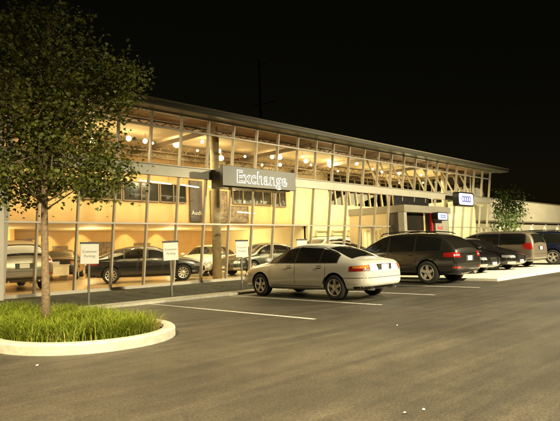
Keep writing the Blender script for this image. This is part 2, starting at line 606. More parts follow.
make_tree('maple_tree', 'broad young maple tree growing from the grassy kerbed island', (3.65, 9.2, 0.08),
          [(0, 0, 0), (0.0, 0.01, 0.7), (-0.02, 0.0, 1.4), (-0.03, 0.0, 2.1), (-0.01, 0.02, 2.9), (0.03, 0.0, 3.8), (0.05, 0, 4.7), (0.06, 0, 5.4)],
          [0.085, 0.066, 0.060, 0.056, 0.046, 0.034, 0.02, 0.008],
          [(0.0, 0.0, 3.15, 1.2, 1.2, 1.05, 0.52), (-0.05, 0.05, 4.35, 0.98, 0.98, 1.25, 0.38),
           (0.86, -0.86, 4.15, 0.45, 0.45, 0.5, 0.09), (0.75, -0.75, 2.55, 0.45, 0.45, 0.35, 0.06), (-0.6, 0.5, 2.6, 0.8, 0.8, 0.5, 0.12)],
          300, 52, maple_leaf, 0.074, 'leaf', 11, 0.175)
make_tree('street_tree', 'small slender tree at the far right end of the glass showroom', (42.2, 17.0, 0.09),
          [(0, 0, 0), (0.02, 0, 1.2), (0, 0, 2.4), (0, 0, 4.0), (0, 0, 5.3)], [0.09, 0.07, 0.06, 0.04, 0.01],
          [(0, 0, 3.2, 1.35, 1.35, 1.6, 0.65), (0, 0, 4.5, 0.9, 0.9, 1.1, 0.35)], 60, 45, plain_leaf, 0.22, 'leaf2', 21, 0.3)
make_tree('garden_tree', 'bushy green tree seen through the upper glass behind the showroom', (41.0, 25.8, 0.0),
          [(0, 0, 0), (0.02, 0, 2.2), (0, 0, 4.4), (0, 0, 7.0), (0, 0, 8.3)], [0.15, 0.12, 0.10, 0.06, 0.01],
          [(0, 0, 5.6, 2.3, 1.9, 2.6, 0.7), (0, 0, 7.5, 1.5, 1.4, 1.3, 0.3)], 70, 45, plain_leaf, 0.30, 'leaf2', 31, 0.42)

# ------------------------------------------------------------------ showroom building
FY, LEAN = 16.51, 0.1244
def F(x, z, off=0.0):
    return Vector((x, FY - LEAN * z - off, z))
X0, SP, NP = 6.1807 - 1.2093, 1.2093, 26
XE = X0 + SP * NP            # right end of the glass
ZS, ZT, ZB0, ZB1, ZC, ZG, ZR = 0.20, 2.35, 3.994, 4.382, 5.66, 6.17, 6.41
BACK = 22.4
PX0, PX1, PY0 = 24.62, 29.65, 15.33    # entrance portal
bld = thing('glass_showroom', 'long two-storey glass-fronted showroom lit warm from inside', 'building', (X0, FY, 0))
def part(name, bm, m, smooth=False):
    o = obj(name, bm, m, bld, smooth)
    o.matrix_parent_inverse = Matrix.Translation(-Vector((X0, FY, 0)))
    return o
def PB(name, a, b, m, bevel=0.0):
    bm = bmesh.new()
    box(bm, *a, *b)
    return part(name, bm, m)

# floor slab and plinth
PB('floor', (X0 + 0.05, 16.42, -0.1), (XE, 31.2, 0.195), 'tile')
PB('plinth', (X0 - 0.12, 16.36, -0.1), (XE + 0.1, 16.415, 0.19), 'kerb')
bm = bmesh.new()
beam(bm, F(X0 - .05, ZS + .02, .0), F(XE + .05, ZS + .02, .0), 0.14, 0.09, Vector((0, 1, 0)))
part('sill', bm, 'alu')
# spandrel band: front sheet with a top and bottom lip
bm = bmesh.new()
zc = (ZB0 + ZB1) / 2
beam(bm, F(X0 - .1, zc, .02), F(XE + .1, zc, .02), 0.16, ZB1 - ZB0, Vector((0, 1, 0)))
part('spandrel_band', bm, 'band')
for z in (ZB0 + .012, ZB1 - .012):
    bm = bmesh.new()
    beam(bm, F(X0 - .1, z, .115), F(XE + .1, z, .115), 0.035, 0.03, Vector((0, 1, 0)))
    part('band_lip', bm, 'alu')
def transom(z, xa, xb):
    bm = bmesh.new()
    beam(bm, F(xa, z, .0), F(xb, z, .0), 0.10, 0.055, Vector((0, 1, 0)))
    part('transom', bm, 'alu')
transom(ZT, X0, PX0)
transom(ZT, PX1, XE)
transom(ZC, X0, XE)
transom(ZG, X0, XE)
# mullions and glass
for k in range(NP + 1):
    x = X0 + SP * k
    wd = 0.13 if k in (0,) else 0.052
    xm = x + (0.33 if k == 0 else 0)
    inport = PX0 < x < PX1
    for za, zb in (((ZS + .06, ZT - .03) , (ZT + .03, ZB0)) if not inport else ((ZB0 - .42, ZB0),)) + ((ZB1, ZC - .03), (ZC + .03, ZG - .028)):
        bm = bmesh.new()
        beam(bm, F(xm, za, .0), F(xm, zb, .0), wd, 0.13)
        part('mullion', bm, 'alu')
    if k == NP:
        break
    xa, xb = xm + wd / 2 + .004, x + SP - 0.032
    inport = PX0 < x + SP / 2 < PX1
    for za, zb in ([] if inport else [(ZS + .06, ZT - .03), (ZT + .03, ZB0)]) + [(ZB1, ZC - .03), (ZC + .03, ZG - .028)]:
        bm = bmesh.new()
        bm.faces.new([bm.verts.new(F(*q, .0)) for q in ((xa, za), (xb, za), (xb, zb), (xa, zb))])
        part('window_pane', bm, 'glass')
# roof: fascia, soffit, deck
bm = bmesh.new()
pro = [(15.12, 6.41), (15.12, 6.24), (15.16, 6.20), (15.80, 6.20), (15.80, 6.26), (31.4, 6.26), (31.4, 6.46), (15.3, 6.46)]
la = [bm.verts.new((X0 - 1.2, y, z)) for y, z in pro]
lb = [bm.verts.new((38.05, y, z)) for y, z in pro]
bm.faces.new(la)
bm.faces.new(lb[::-1])
for k in range(len(pro)):
    bm.faces.new((la[k], lb[k], lb[(k + 1) % len(pro)], la[(k + 1) % len(pro)]))
bmesh.ops.recalc_face_normals(bm, faces=bm.faces[:])
part('roof', bm, 'fascia')
bm = bmesh.new()
beam(bm, (X0 - 1.2, 15.10, 6.395), (38.05, 15.10, 6.395), 0.03, 0.06, Vector((0, 1, 0)))
part('gutter_edge', bm, 'soffit')
PB('ceiling_deck', (X0, 15.82, 6.18), (XE, 17.6, 6.25), 'deck')
PB('ceiling_deck', (X0, 17.602, 6.175), (XE, BACK + .3, 6.25), 'cream')
# left end wall and right glazed end
PB('end_wall', (X0 + 0.02, 16.6, 0), (X0 + 0.26, 31.2, 6.19), 'cream')
PB('corner_post', (X0 + 0.0, 16.1, 0), (X0 + 0.255, 16.598, 6.17), 'alu')
for k in range(1, 7):
    y = 16.3 + (BACK - 16.3) * k / 6
    bm = bmesh.new()
    beam(bm, (XE, y, 0.2), (XE + 0.3, y, 6.17), 0.07, 0.12, Vector((0, 1, 0)))
    part('mullion', bm, 'alu')
PB('end_partition', (XE - .25, 16.9, 0.197), (XE - .12, BACK - .03, 3.97), 'pale')
for za, zb in ((0.2, 2.35), (2.35, 4.0), (4.38, 6.17)):
    bm = bmesh.new()
    bm.faces.new([bm.verts.new(q) for q in ((XE + .05 * za, 16.3, za), (XE + .05 * za, BACK, za), (XE + .05 * zb, BACK, zb), (XE + .05 * zb, 15.85, zb))])
    part('window_pane', bm, 'glass')
bm = bmesh.new()
beam(bm, (XE + .2, 16.0, zc), (XE + .2, BACK, zc), 0.12, 0.38, Vector((1, 0, 0)))
part('spandrel_band', bm, 'band')
# upper interior wall over the deeper ground-floor hall
XW = 20.6
PB('upper_wall', (X0, BACK, 2.72), (23.4, BACK + 0.25, 6.175), 'orange')
PB('upper_wall', (23.4, BACK + .02, 2.72), (27.0, BACK + 0.25, 6.175), 'column')
PB('hall_ceiling', (X0, BACK + 0.25, 2.70), (XE, 31.0, 2.9), 'cream')
PB('hall_back_wall', (X0, 31.0, 0.195), (XE, 31.2, 2.70), 'orange')
PB('partition', (XW + 4.0, BACK + .255, 0.195), (XW + 4.2, 31.0, 2.70), 'pale')
PB('low_wall', (24.9, BACK - .02, 0.195), (XE, BACK + 0.22, 2.718), 'pale')
PB('low_wall', (27.0, BACK - .02, 2.722), (XE, BACK + 0.22, 4.1), 'column')
# rear glazing above, leaning the other way
for k in range(0, 13):
    x = 27.1 + (XE - 27.2) * k / 12
    bm = bmesh.new()
    beam(bm, (x, BACK + .1, 4.1), (x + .12, BACK + 0.42, 6.17), 0.07, 0.14)
    part('rear_mullion', bm, 'cream')
bm = bmesh.new()
bm.faces.new([bm.verts.new(q) for q in ((27.05, BACK + .12, 4.1), (XE, BACK + .12, 4.1), (XE, BACK + .42, 6.17), (27.05, BACK + .42, 6.17))])
part('rear_glazing', bm, 'glass')
# slanting inner struts that hold the tall glass at the right half
for k in range(10):
    x = 24.4 + 1.21 * k
    bm = bmesh.new()
    beam(bm, (x, 16.5, 4.1), (x, 17.45, 6.15), 0.07, 0.09)
    part('strut', bm, 'column')
PB('gallery', (XE - 6.5, 20.2, 3.55), (XE - 0.2, BACK - .03, 3.85), 'column')
for k in range(4):
    bm = bmesh.new()
    tube(bm, [(XE - 6.2 + k * 1.9, 20.4, 0.195), (XE - 6.2 + k * 1.9, 20.4, 3.55)], [.11, .11], 14)
    part('gallery_post', bm, 'pale', True)
# round column
for x in (14.0, 33.5):
    bm = bmesh.new()
    tube(bm, [(x, 17.7, 0.195), (x, 17.7, 6.18)], [0.19, 0.19], 20)
    part('column', bm, 'columnpaint', True)
# open-web joists under the deck
for y in (16.9, 20.2, 21.6):
    bm = bmesh.new()
    za, zb = 6.13, (5.98 if y < 18 else 5.74)
    beam(bm, (X0 + .1, y, za), (XE - .1, y, za), 0.08, 0.05, Vector((0, 1, 0)))
    beam(bm, (X0 + .1, y, zb), (XE - .1, y, zb), 0.07, 0.04, Vector((0, 1, 0)))
    nn = 46
    for i in range(nn):
        x1_ = X0 + .1 + (XE - X0 - .2) * i / nn
        x2_ = X0 + .1 + (XE - X0 - .2) * (i + .5) / nn
        x3_ = X0 + .1 + (XE - X0 - .2) * (i + 1) / nn
        beam(bm, (x1_, y, za), (x2_, y, zb), 0.024, 0.024, Vector((0, 1, 0)))
        beam(bm, (x2_, y, zb), (x3_, y, za), 0.03, 0.03, Vector((0, 1, 0)))
    part('roof_joist', bm, 'steel')
for i in range(6):
    x = X0 + 2.4 + i * 5.4
    bm = bmesh.new()
    beam(bm, (x, 16.0, 5.98), (x, BACK, 5.98), 0.10, 0.18)
    part('roof_beam', bm, 'steel')
# ducts
bm = bmesh.new()
tube(bm, [(X0 + .3, 22.1, 5.95), (22.5, 22.1, 5.95)], [.11, .11], 14)
part('duct', bm, 'column', True)
# row of upper office windows
for (xa, xb, za, zb) in ((10.3, 12.25, 3.78, 4.66), (12.35, 14.2, 3.78, 4.66), (14.3, 15.8, 3.78, 4.66), (18.85, 20.3, 3.87, 4.66), (20.4, 21.75, 3.87, 4.66), (21.9, 22.95, 3.82, 4.70)):
    bm = bmesh.new()
    box(bm, xa, BACK - .05, za, xb, BACK - .002, zb)
    o = part('office_window', bm, 'darkglass')
    bm = bmesh.new()
    for q in ((xa, za, xb, za), (xa, zb, xb, zb), (xa, za, xa, zb), (xb, za, xb, zb), ((xa + xb) / 2, za, (xa + xb) / 2, zb)):
        beam(bm, (q[0], BACK - .06, q[1]), (q[2], BACK - .06, q[3]), 0.05, 0.05, Vector((0, 1, 0)))
    fr_ = obj('frame', bm, 'steel', o)
# partitions and counters in the hall
for (xa, xb, ya, yb, z1, mm) in ((9.2, 9.4, 27.5, 31, 2.7, 'orange'), (18.0, 24.0, 25.6, 25.8, 1.1, 'pale'), (26.2, 30.2, 21.2, 21.9, 1.15, 'cream')):
    PB('counter' if z1 < 2 else 'partition', (xa, ya, 0.195), (xb, yb, z1), mm)
# inner glass doors in bright frames at the back of the right hall
for x in (25.6, 27.2, 28.8, 31.0, 32.6):
    bm = bmesh.new()
    for q in ((x, .2, x, 2.4), (x + 1.1, .2, x + 1.1, 2.4), (x, 2.4, x + 1.1, 2.4)):
        beam(bm, (q[0], BACK - .05, q[1]), (q[2], BACK - .05, q[3]), 0.09, 0.09, Vector((0, 1, 0)))
    part('inner_door_frame', bm, 'column')

# ------------------------------------------------------------------ entrance portal
por = thing('entrance_portal', 'pale box-shaped entrance portal standing out of the glass front', 'entrance', (PX0, PY0, 0))
def pp(name, a, b, m, bevel=0.0):
    bm = bmesh.new()
    box(bm, *a, *b)
    o = obj(name, bm, m, por)
    o.matrix_parent_inverse = Matrix.Translation(-Vector((PX0, PY0, 0)))
    return o
pp('roof_slab', (PX0, PY0, 3.08), (PX1, 19.0, 3.46), 'portal')
pp('side_wall', (PX0 + .02, 16.35, 0.0), (PX0 + .2, 16.75, 3.078), 'cream')
pp('side_wall', (PX0 + .02, 18.3, 0.195), (PX0 + .2, 18.98, 3.078), 'cream')
pp('door_head', (PX0 + .02, 16.75, 2.4), (PX0 + .2, 18.3, 3.078), 'cream')
pp('pillar', (PX0 + .02, PY0 + .05, 0), (PX0 + .30, PY0 + .4, 3.078), 'stone')
pp('dark_side_panel', (PX0 + .06, PY0 + .4, 0), (PX0 + .2, 16.34, 3.078), 'black')
pp('dark_glazing', (PX0 + .30, PY0 + .45, 2.1), (27.3, PY0 + .5, 3.078), 'darkglass')
pp('low_panel', (PX0 + .30, PY0 + .40, 0), (27.3, PY0 + .52, 2.098), 'column')
pp('red_strip', (27.42, PY0 + .02, 0), (27.56, PY0 + .14, 3.078), 'red')
pp('dark_reveal', (27.562, PY0 + .2, 0), (27.86, PY0 + .5, 3.078), 'black')
pp('end_pier', (27.862, PY0 + .03, 0), (PX1 - .3, PY0 + .5, 3.078), 'stone')
pp('louvre_panel', (PX0 + .1, 15.98, 3.462), (28.3, 16.03, 3.99), 'black')
o = text('red_lettering', 'Audi', 0.32, 'redglow', (28.35, PY0 + .02, 2.25), FACE_S, por, 0.01)
o.matrix_parent_inverse = Matrix.Translation(-Vector((PX0, PY0, 0)))
# glazed doors in the portal's side
bm = bmesh.new()
for q in ((16.78, .2, 16.78, 2.38), (17.52, .2, 17.52, 2.38), (18.27, .2, 18.27, 2.38), (16.78, 2.36, 18.27, 2.36)):
    beam(bm, (PX0 + .1, q[0], q[1]), (PX0 + .1, q[2], q[3]), 0.07, 0.07)
o = obj('door', bm, 'alu', por)
o.matrix_parent_inverse = Matrix.Translation(-Vector((PX0, PY0, 0)))

# ------------------------------------------------------------------ signs
def rrect(wd, h, r_, n=8):
    pts = []
    for cx_, cz_, a0 in ((wd / 2 - r_, h / 2 - r_, 0), (-wd / 2 + r_, h / 2 - r_, 90), (-wd / 2 + r_, -h / 2 + r_, 180), (wd / 2 - r_, -h / 2 + r_, 270)):
        for k in range(n + 1):
            a_ = R(a0 + 90 * k / n)
            pts.append((cx_ + r_ * math.cos(a_), cz_ + r_ * math.sin(a_)))
    return pts
def rr_prism(name, wd, h, r_, y0, y1, m, parent):
    bm = bmesh.new()
    P = rrect(wd, h, r_)
    a = [bm.verts.new((x, y0, z)) for x, z in P]
    b = [bm.verts.new((x, y1, z)) for x, z in P]
    bm.faces.new(a)
    bm.faces.new(b[::-1])
    for k in range(len(P)):
        bm.faces.new((a[k], b[k], b[(k + 1) % len(P)], a[(k + 1) % len(P)]))
    bmesh.ops.recalc_face_normals(bm, faces=bm.faces[:])
    return obj(name, bm, m, parent)
def ring_sign(label, loc, wd, h):
    t = thing('box_sign', label, 'sign', loc)
    rr_prism('housing', wd, h, h * .2, 0.0, 0.35, 'black', t)
    rr_prism('lit_face', wd * .90, h * .80, h * .17, -0.012, -0.001, 'signglow', t)
    for k in range(4):
        bm = bmesh.new()
        rad = h * 0.215
        n = 28
        cx_ = (k - 1.5) * rad * 1.5
        P = [[bm.verts.new((cx_ + q * math.cos(2 * math.pi * i / n), yy, q * math.sin(2 * math.pi * i / n))) for i in range(n)] for q, yy in ((rad, -.020 - k * .002), (rad * .70, -.020 - k * .002), (rad * .70, -.013), (rad, -.013))]
        for a, b in ((0, 1), (1, 2), (3, 0)):
            for i in range(n):
                bm.faces.new((P[a][i], P[b][i], P[b][(i + 1) % n], P[a][(i + 1) % n]))
        bmesh.ops.recalc_face_normals(bm, faces=bm.faces[:])
        obj('ring', bm, 'blue', t)
    return t
ring_sign('large lit box sign with four rings on the grey band', (31.05, 15.0, 3.98), 2.05, 0.86)
bm = bmesh.new()
t = ring_sign('small lit box sign with four rings on the entrance portal', (28.0, PY0 - .36, 2.88), 1.15, 0.46)
# long name sign
t = thing('name_sign', 'long dark sign board lettered Exchange over the glass front', 'sign', (14.1, 15.0, 4.05))
bm = bmesh.new()
box(bm, -1.9, 0, -0.37, 1.93, 0.16, 0.37)
bmesh.ops.bevel(bm, geom=bm.edges[:], offset=0.012, segments=1, affect='EDGES')
obj('board', bm, 'signboard', t)
bm = bmesh.new()
box(bm, -1.75, 0.162, -0.40, 1.75, 0.84, 0.30)
obj('mounting_box', bm, 'black', t)
text('letter_halo', 'Exchange', 0.66, 'glow', (0.08, -0.006, -.02), FACE_S, t, 0.004, 0.014)
text('lettering', 'Exchange', 0.66, 'signboard', (0.08, -0.022, -.02), FACE_S, t, 0.010, -0.008)

SIGN_AT = [(6.45, 13.5, 'white parking sign nearest the maple tree', 2), (9.0, 13.5, 'white parking sign in front of the side-on black showroom sedan', -3),
           (11.75, 13.55, 'white parking sign just ahead of the silver sedan', 1), (14.75, 13.6, 'white parking sign seen over the silver sedan roof', 0)]
def parking_sign(x, y, label, tilt):
    t = thing('parking_sign', label, 'sign', (x, y, 0.03), R(-8), 'parking signs on posts along the walk')
    t.rotation_euler = (0, R(tilt * .5), R(-8))
    bm = bmesh.new()
    beam(bm, (0, 0.03, 0), (0, 0.03, 1.66), 0.05, 0.035)
    obj('post', bm, 'pole', t)
    bm = bmesh.new()
    box(bm, -0.24, -0.012, 1.08, 0.24, 0.008, 1.62)
    bmesh.ops.bevel(bm, geom=bm.edges[:], offset=0.004, segments=1, affect='EDGES')
    obj('panel', bm, 'white', t)
    bm = bmesh.new()
    box(bm, -0.25, -0.02, 1.60, 0.25, 0.012, 1.65)
    obj('cap', bm, 'trim', t)
    text('lettering', 'Customer\nParking', 0.088, 'ink', (0, -0.014, 1.34), FACE_S, t, 0.001, 0.0, line=1.35)
for a in SIGN_AT:
    parking_sign(*a)

# ------------------------------------------------------------------ interior things
LAMPS = [(9.24, 19, 5.55, .13), (10.76, 19, 5.87, .10), (11.49, 19, 5.85, .09), (13.0, 19, 5.91, .15), (13.9, 18.4, 6.02, .07), (15.28, 19, 5.85, .09), (15.39, 19, 5.54, .12),
         (18.64, 19, 5.91, .09), (19.18, 19, 5.96, .12), (19.9, 19.7, 5.72, .08), (21.15, 19, 5.94, .11), (23.22, 19, 5.97, .19), (24.8, 18.4, 6.05, .09), (28.18, 19, 5.91, .08), (30.1, 19, 5.96, .09)]
LAMPS += [(12.2, 19.6, 5.95, .05), (14.6, 19.7, 5.9, .05), (17.2, 19.4, 5.85, .055), (18.6, 19.7, 5.6, .05), (20.0, 18.2, 5.95, .05), (22.2, 19.6, 5.9, .055), (24.3, 19.4, 5.7, .05), (26.6, 18.6, 5.9, .06), (27.0, 19.6, 5.8, .05), (32.0, 18.5, 5.95, .07), (33.4, 19.2, 5.6, .055), (34.8, 19.0, 5.7, .06), (31.2, 19.7, 5.5, .05), (35.4, 17.6, 4.9, .05)]
for i, (x, y, z, r_) in enumerate(LAMPS):
    if r_ >= .13:
        lab = {0: 'bright globe lamp glowing behind the maple leaves, far left of the trusses', 3: 'bright globe lamp glowing between the maple and the name sign', 11: 'largest, brightest globe lamp, glowing right of the name sign'}[i]
    else:
        lab = 'small globe lamp glowing under the showroom roof trusses'
    t = thing('pendant_lamp', lab, 'lamp', (x, y, z), 0, 'globe lamps under the showroom roof')
    bm = bmesh.new()
    bmesh.ops.create_uvsphere(bm, u_segments=14, v_segments=8, radius=r_ * 1.05)
    obj('globe', bm, 'lamp_bright' if r_ >= .13 else 'lamp', t, True)
    bm = bmesh.new()
    tube(bm, [(0, 0, r_ * .9), (0, 0, 6.18 - z)], [.012, .012], 6)
    obj('stem', bm, 'steel', t)
TUBES = [(11.9, 13.5, 20.2, 4.42), (14.0, 15.0, 20.2, 4.36), (15.6, 17.2, 20.2, 4.36), (18.0, 19.2, 21.0, 3.3)]
for i, (xa, xb, y, z) in enumerate(TUBES):
    t = thing('linear_lamp', ['long tube lamp hanging above the side-on black sedan in the showroom', 'short tube lamp hanging left of the dark banner', 'tube lamp hanging behind the column below the name sign', 'low tube lamp hanging above the dark showroom sedan'][i], 'lamp', (xa, y, z), 0, 'tube lamps in the showroom')
    bm = bmesh.new()
    tube(bm, [(0, 0, 0), (xb - xa, 0, -.06)], [.028, .028], 8)
    obj('tube', bm, 'tube', t)
    for q in (0.15, xb - xa - .15):
        bm = bmesh.new()
        tube(bm, [(q, 0, 0.03), (q, 0, 6.0 - z)], [.006, .006], 5)
        obj('cable', bm, 'steel', t)
t = thing('banner', 'tall narrow dark banner hanging on the orange wall', 'banner', (16.4, BACK - .06, 2.84))
bm = bmesh.new()
box(bm, -.39, -.03, 0, .39, .03, 2.1)
obj('cloth', bm, 'bannerdark', t)
text('lettering', 'Audi', 0.30, 'white', (0, -.036, 0.45), FACE_S, t, 0.002)
for (x, z, wd, h, lab) in ((17.9, 2.84, 1.1, 1.65, 'tall brown photo panel on the wall behind the column'), (19.27, 2.87, 1.3, .86, 'small brown photo panel on the wall right of the column')):
    t = thing('wall_panel', lab, 'picture', (x, BACK - .04, z), 0, 'photo panels on the upper wall')
    bm = bmesh.new()
    box(bm, -wd / 2, -.02, 0, wd / 2, .03, h)
    obj('print', bm, 'photo', t)
    bm = bmesh.new()
    for q in ((-wd / 2, 0, wd / 2, 0), (-wd / 2, h, wd / 2, h), (-wd / 2, 0, -wd / 2, h), (wd / 2, 0, wd / 2, h)):
        beam(bm, (q[0], -.02, q[1]), (q[2], -.02, q[3]), .05, .04, Vector((0, 1, 0)))
    obj('frame', bm, 'steel', t)

for i, (x, y, rz_, lab) in enumerate(((9.9, 24.6, .2, 'pale sales desk behind the side-on black showroom sedan'), (14.4, 25.0, -.3, 'pale sales desk left of the round column'), (20.6, 21.2, .1, 'pale sales desk behind the dark green-grey sedan'))):
    t = thing('sales_desk', lab, 'desk', (x, y, .197), rz_, 'sales desks in the showroom')
    bm = bmesh.new()
    box(bm, -.8, -.4, .70, .8, .4, .74)
    obj('desk_top', bm, 'column', t)
    bm = bmesh.new()
    box(bm, -.76, -.36, .25, .76, -.33, .70)
    obj('modesty_panel', bm, 'column', t)
    for sx in (-.74, .74):
        bm = bmesh.new()
        beam(bm, (sx, 0, 0), (sx, 0, .70), .05, .6)
        obj('leg', bm, 'steel', t)
for i, (x, z, wd, h) in enumerate(((8.2, 1.2, 1.4, .8), (11.0, 1.1, 1.0, 1.2), (13.1, 1.3, .9, .6), (15.6, 1.1, 1.7, 1.0), (18.4, 1.2, 1.2, .8))):
    t = thing('wall_picture', ['wide', 'tall narrow', 'smallest', 'largest', 'rightmost'][i] + ' dark picture on the orange back wall of the showroom', 'picture', (x, 30.97, z), 0, 'pictures on the back wall')
    bm = bmesh.new()
    box(bm, -wd / 2, -.02, 0, wd / 2, .02, h)
    obj('print', bm, 'photo', t)
# interior light
WARM = (1.0, 0.76, 0.38)
for i, x in enumerate((8.0, 13.0, 18.0, 23.0)):
    light('AREA', 'showroom_light', (x, 19.6, 5.6), 310, WARM, 3.6, (x, 19.6, 0))
PALE = (1.0, 0.84, 0.46)
for x in (7.5, 11, 14.5, 18, 21.5, 25):
    light('SPOT', 'wall_washer', (x, 20.8, 5.55), 110, WARM, 0.15, (x, 22.4, 5.0), 130, 0.8)
for x in (28.0, 33.0):
    light('AREA', 'hall_light', (x, 19.6, 5.6), 560, PALE, 3.6, (x, 19.6, 0))
for x in (8, 13, 18, 22.6):
    light('POINT', 'hall_light', (x, 27.0, 1.95), 300, (1.0, .74, .34), 0.25)
for x in (31.3, 34.4):
    light('POINT', 'hall_light', (x, 19.2, 2.9), 260, PALE, 0.25)
for x in (9.9, 12.2, 14.3, 17.2, 19.5):
    light('SPOT', 'wall_washer', (x, 30.6, 2.66), 200, (1.0, .74, .32), 0.08, (x, 31.2, 1.2), 110, 0.7)

# ------------------------------------------------------------------ far building, pole
t = thing('flood_lamp', 'small flood lamp on the ground lighting the slender street tree', 'lamp', (40.9, 15.9, 0.09))
bm = bmesh.new()
box(bm, -.14, -.10, .16, .14, .06, .36)
bmesh.ops.bevel(bm, geom=bm.edges[:], offset=.02, segments=2, affect='EDGES')
obj('housing', bm, 'pole', t)
bm = bmesh.new()
box(bm, -.03, -.05, 0, .03, .01, .16)
obj('bracket', bm, 'pole', t)
light('SPOT', 'flood_light', (40.95, 15.97, 0.5), 1100, (1.0, .92, .66), .08, (42.0, 17.0, 3.4), 80, .7)
fb = thing('far_building', 'low pale rendered building with wall lamps behind the parked van', 'building', (50, 24, 0))
def fp(name, a, b, m):
    bm = bmesh.new()
    box(bm, *a, *b)
    o = obj(name, bm, m, fb)
    o.matrix_parent_inverse = Matrix.Translation(-Vector((50, 24, 0)))
fp('wall', (46, 24.0, 0), (110, 40, 3.4), 'farwall')
fp('parapet', (46, 23.55, 3.55), (110, 40, 5.75), 'farwall')
fp('trim', (46, 23.5, 3.4), (110, 40, 3.55), 'fartrim')
fp('coping', (46, 23.45, 5.75), (110, 40, 5.85), 'fartrim')
for i, x in enumerate((57.5, 61.7, 66.0, 70.3, 74.8, 79.5)):
    t = thing('wall_lamp', 'small downlight washing the pale wall of the far building', 'lamp', (x, 23.86, 3.25), 0, 'downlights on the far building')
    bm = bmesh.new()
    tube(bm, [(0, 0, 0), (0, 0, 0.15)], [.09, .07], 10)
    obj('housing', bm, 'pole', t)
    bm = bmesh.new()
    tube(bm, [(0, 0, -.03), (0, 0, -0.002)], [.07, .07], 10)
    obj('lens', bm, 'glow', t)
    light('SPOT', 'wall_lamp_light', (x, 23.80, 3.18), 300, (1.0, .88, .5), 0.06, (x, 24.0, 0.4), 120, 1.0)
light('SPOT', 'lot_lamp', (62, 8, 9), 20000, LOT, .35, (64, 24, 2), 120, 0.6)

t = thing('utility_pole', 'thin dark pole with side arms rising behind the showroom roof', 'pole', (30.3, 32.1, 0))
bm = bmesh.new()
tube(bm, [(0, 0, 0), (0, 0, 17.2)], [.16, .10], 10)
obj('mast', bm, 'pole', t, True)
bm = bmesh.new()
beam(bm, (0, 0, 16.6), (2.4, -1.6, 18.1), .10, .10)
obj('arm', bm, 'pole', t)
bm = bmesh.new()
beam(bm, (-.4, .3, 13.2), (.9, -.8, 13.6), .09, .09)
obj('arm', bm, 'pole', t)
SCRAPS = [((3.80, 2.45), 'white paper scrap on the asphalt, left of a pair near the front'), ((3.97, 2.38), 'white paper scrap on the asphalt, right of a pair near the front'),
          ((2.64, 6.93), 'tiny white scrap lying before the kerbed island'), ((7.82, 5.11), 'tiny white scrap lying in the empty aisle')]
for (x, y), lab in SCRAPS:
    bm = bmesh.new()
    q = .018
    P = [(random.uniform(.6, 1.2) * q * math.cos(a_ * 1.05), random.uniform(.6, 1.2) * q * math.sin(a_ * 1.05), random.uniform(.004, .014)) for a_ in range(6)]
    cv = bm.verts.new((0, 0, .02))
    V = [bm.verts.new(p) for p in P]
    for k in range(6):
        bm.faces.new((V[k], V[(k + 1) % 6], cv))
    o = obj('paper_scrap', bm, 'paper')
    o.location = (x, y, 0.004)
    tag(o, lab, 'litter', 'white scraps on the asphalt')

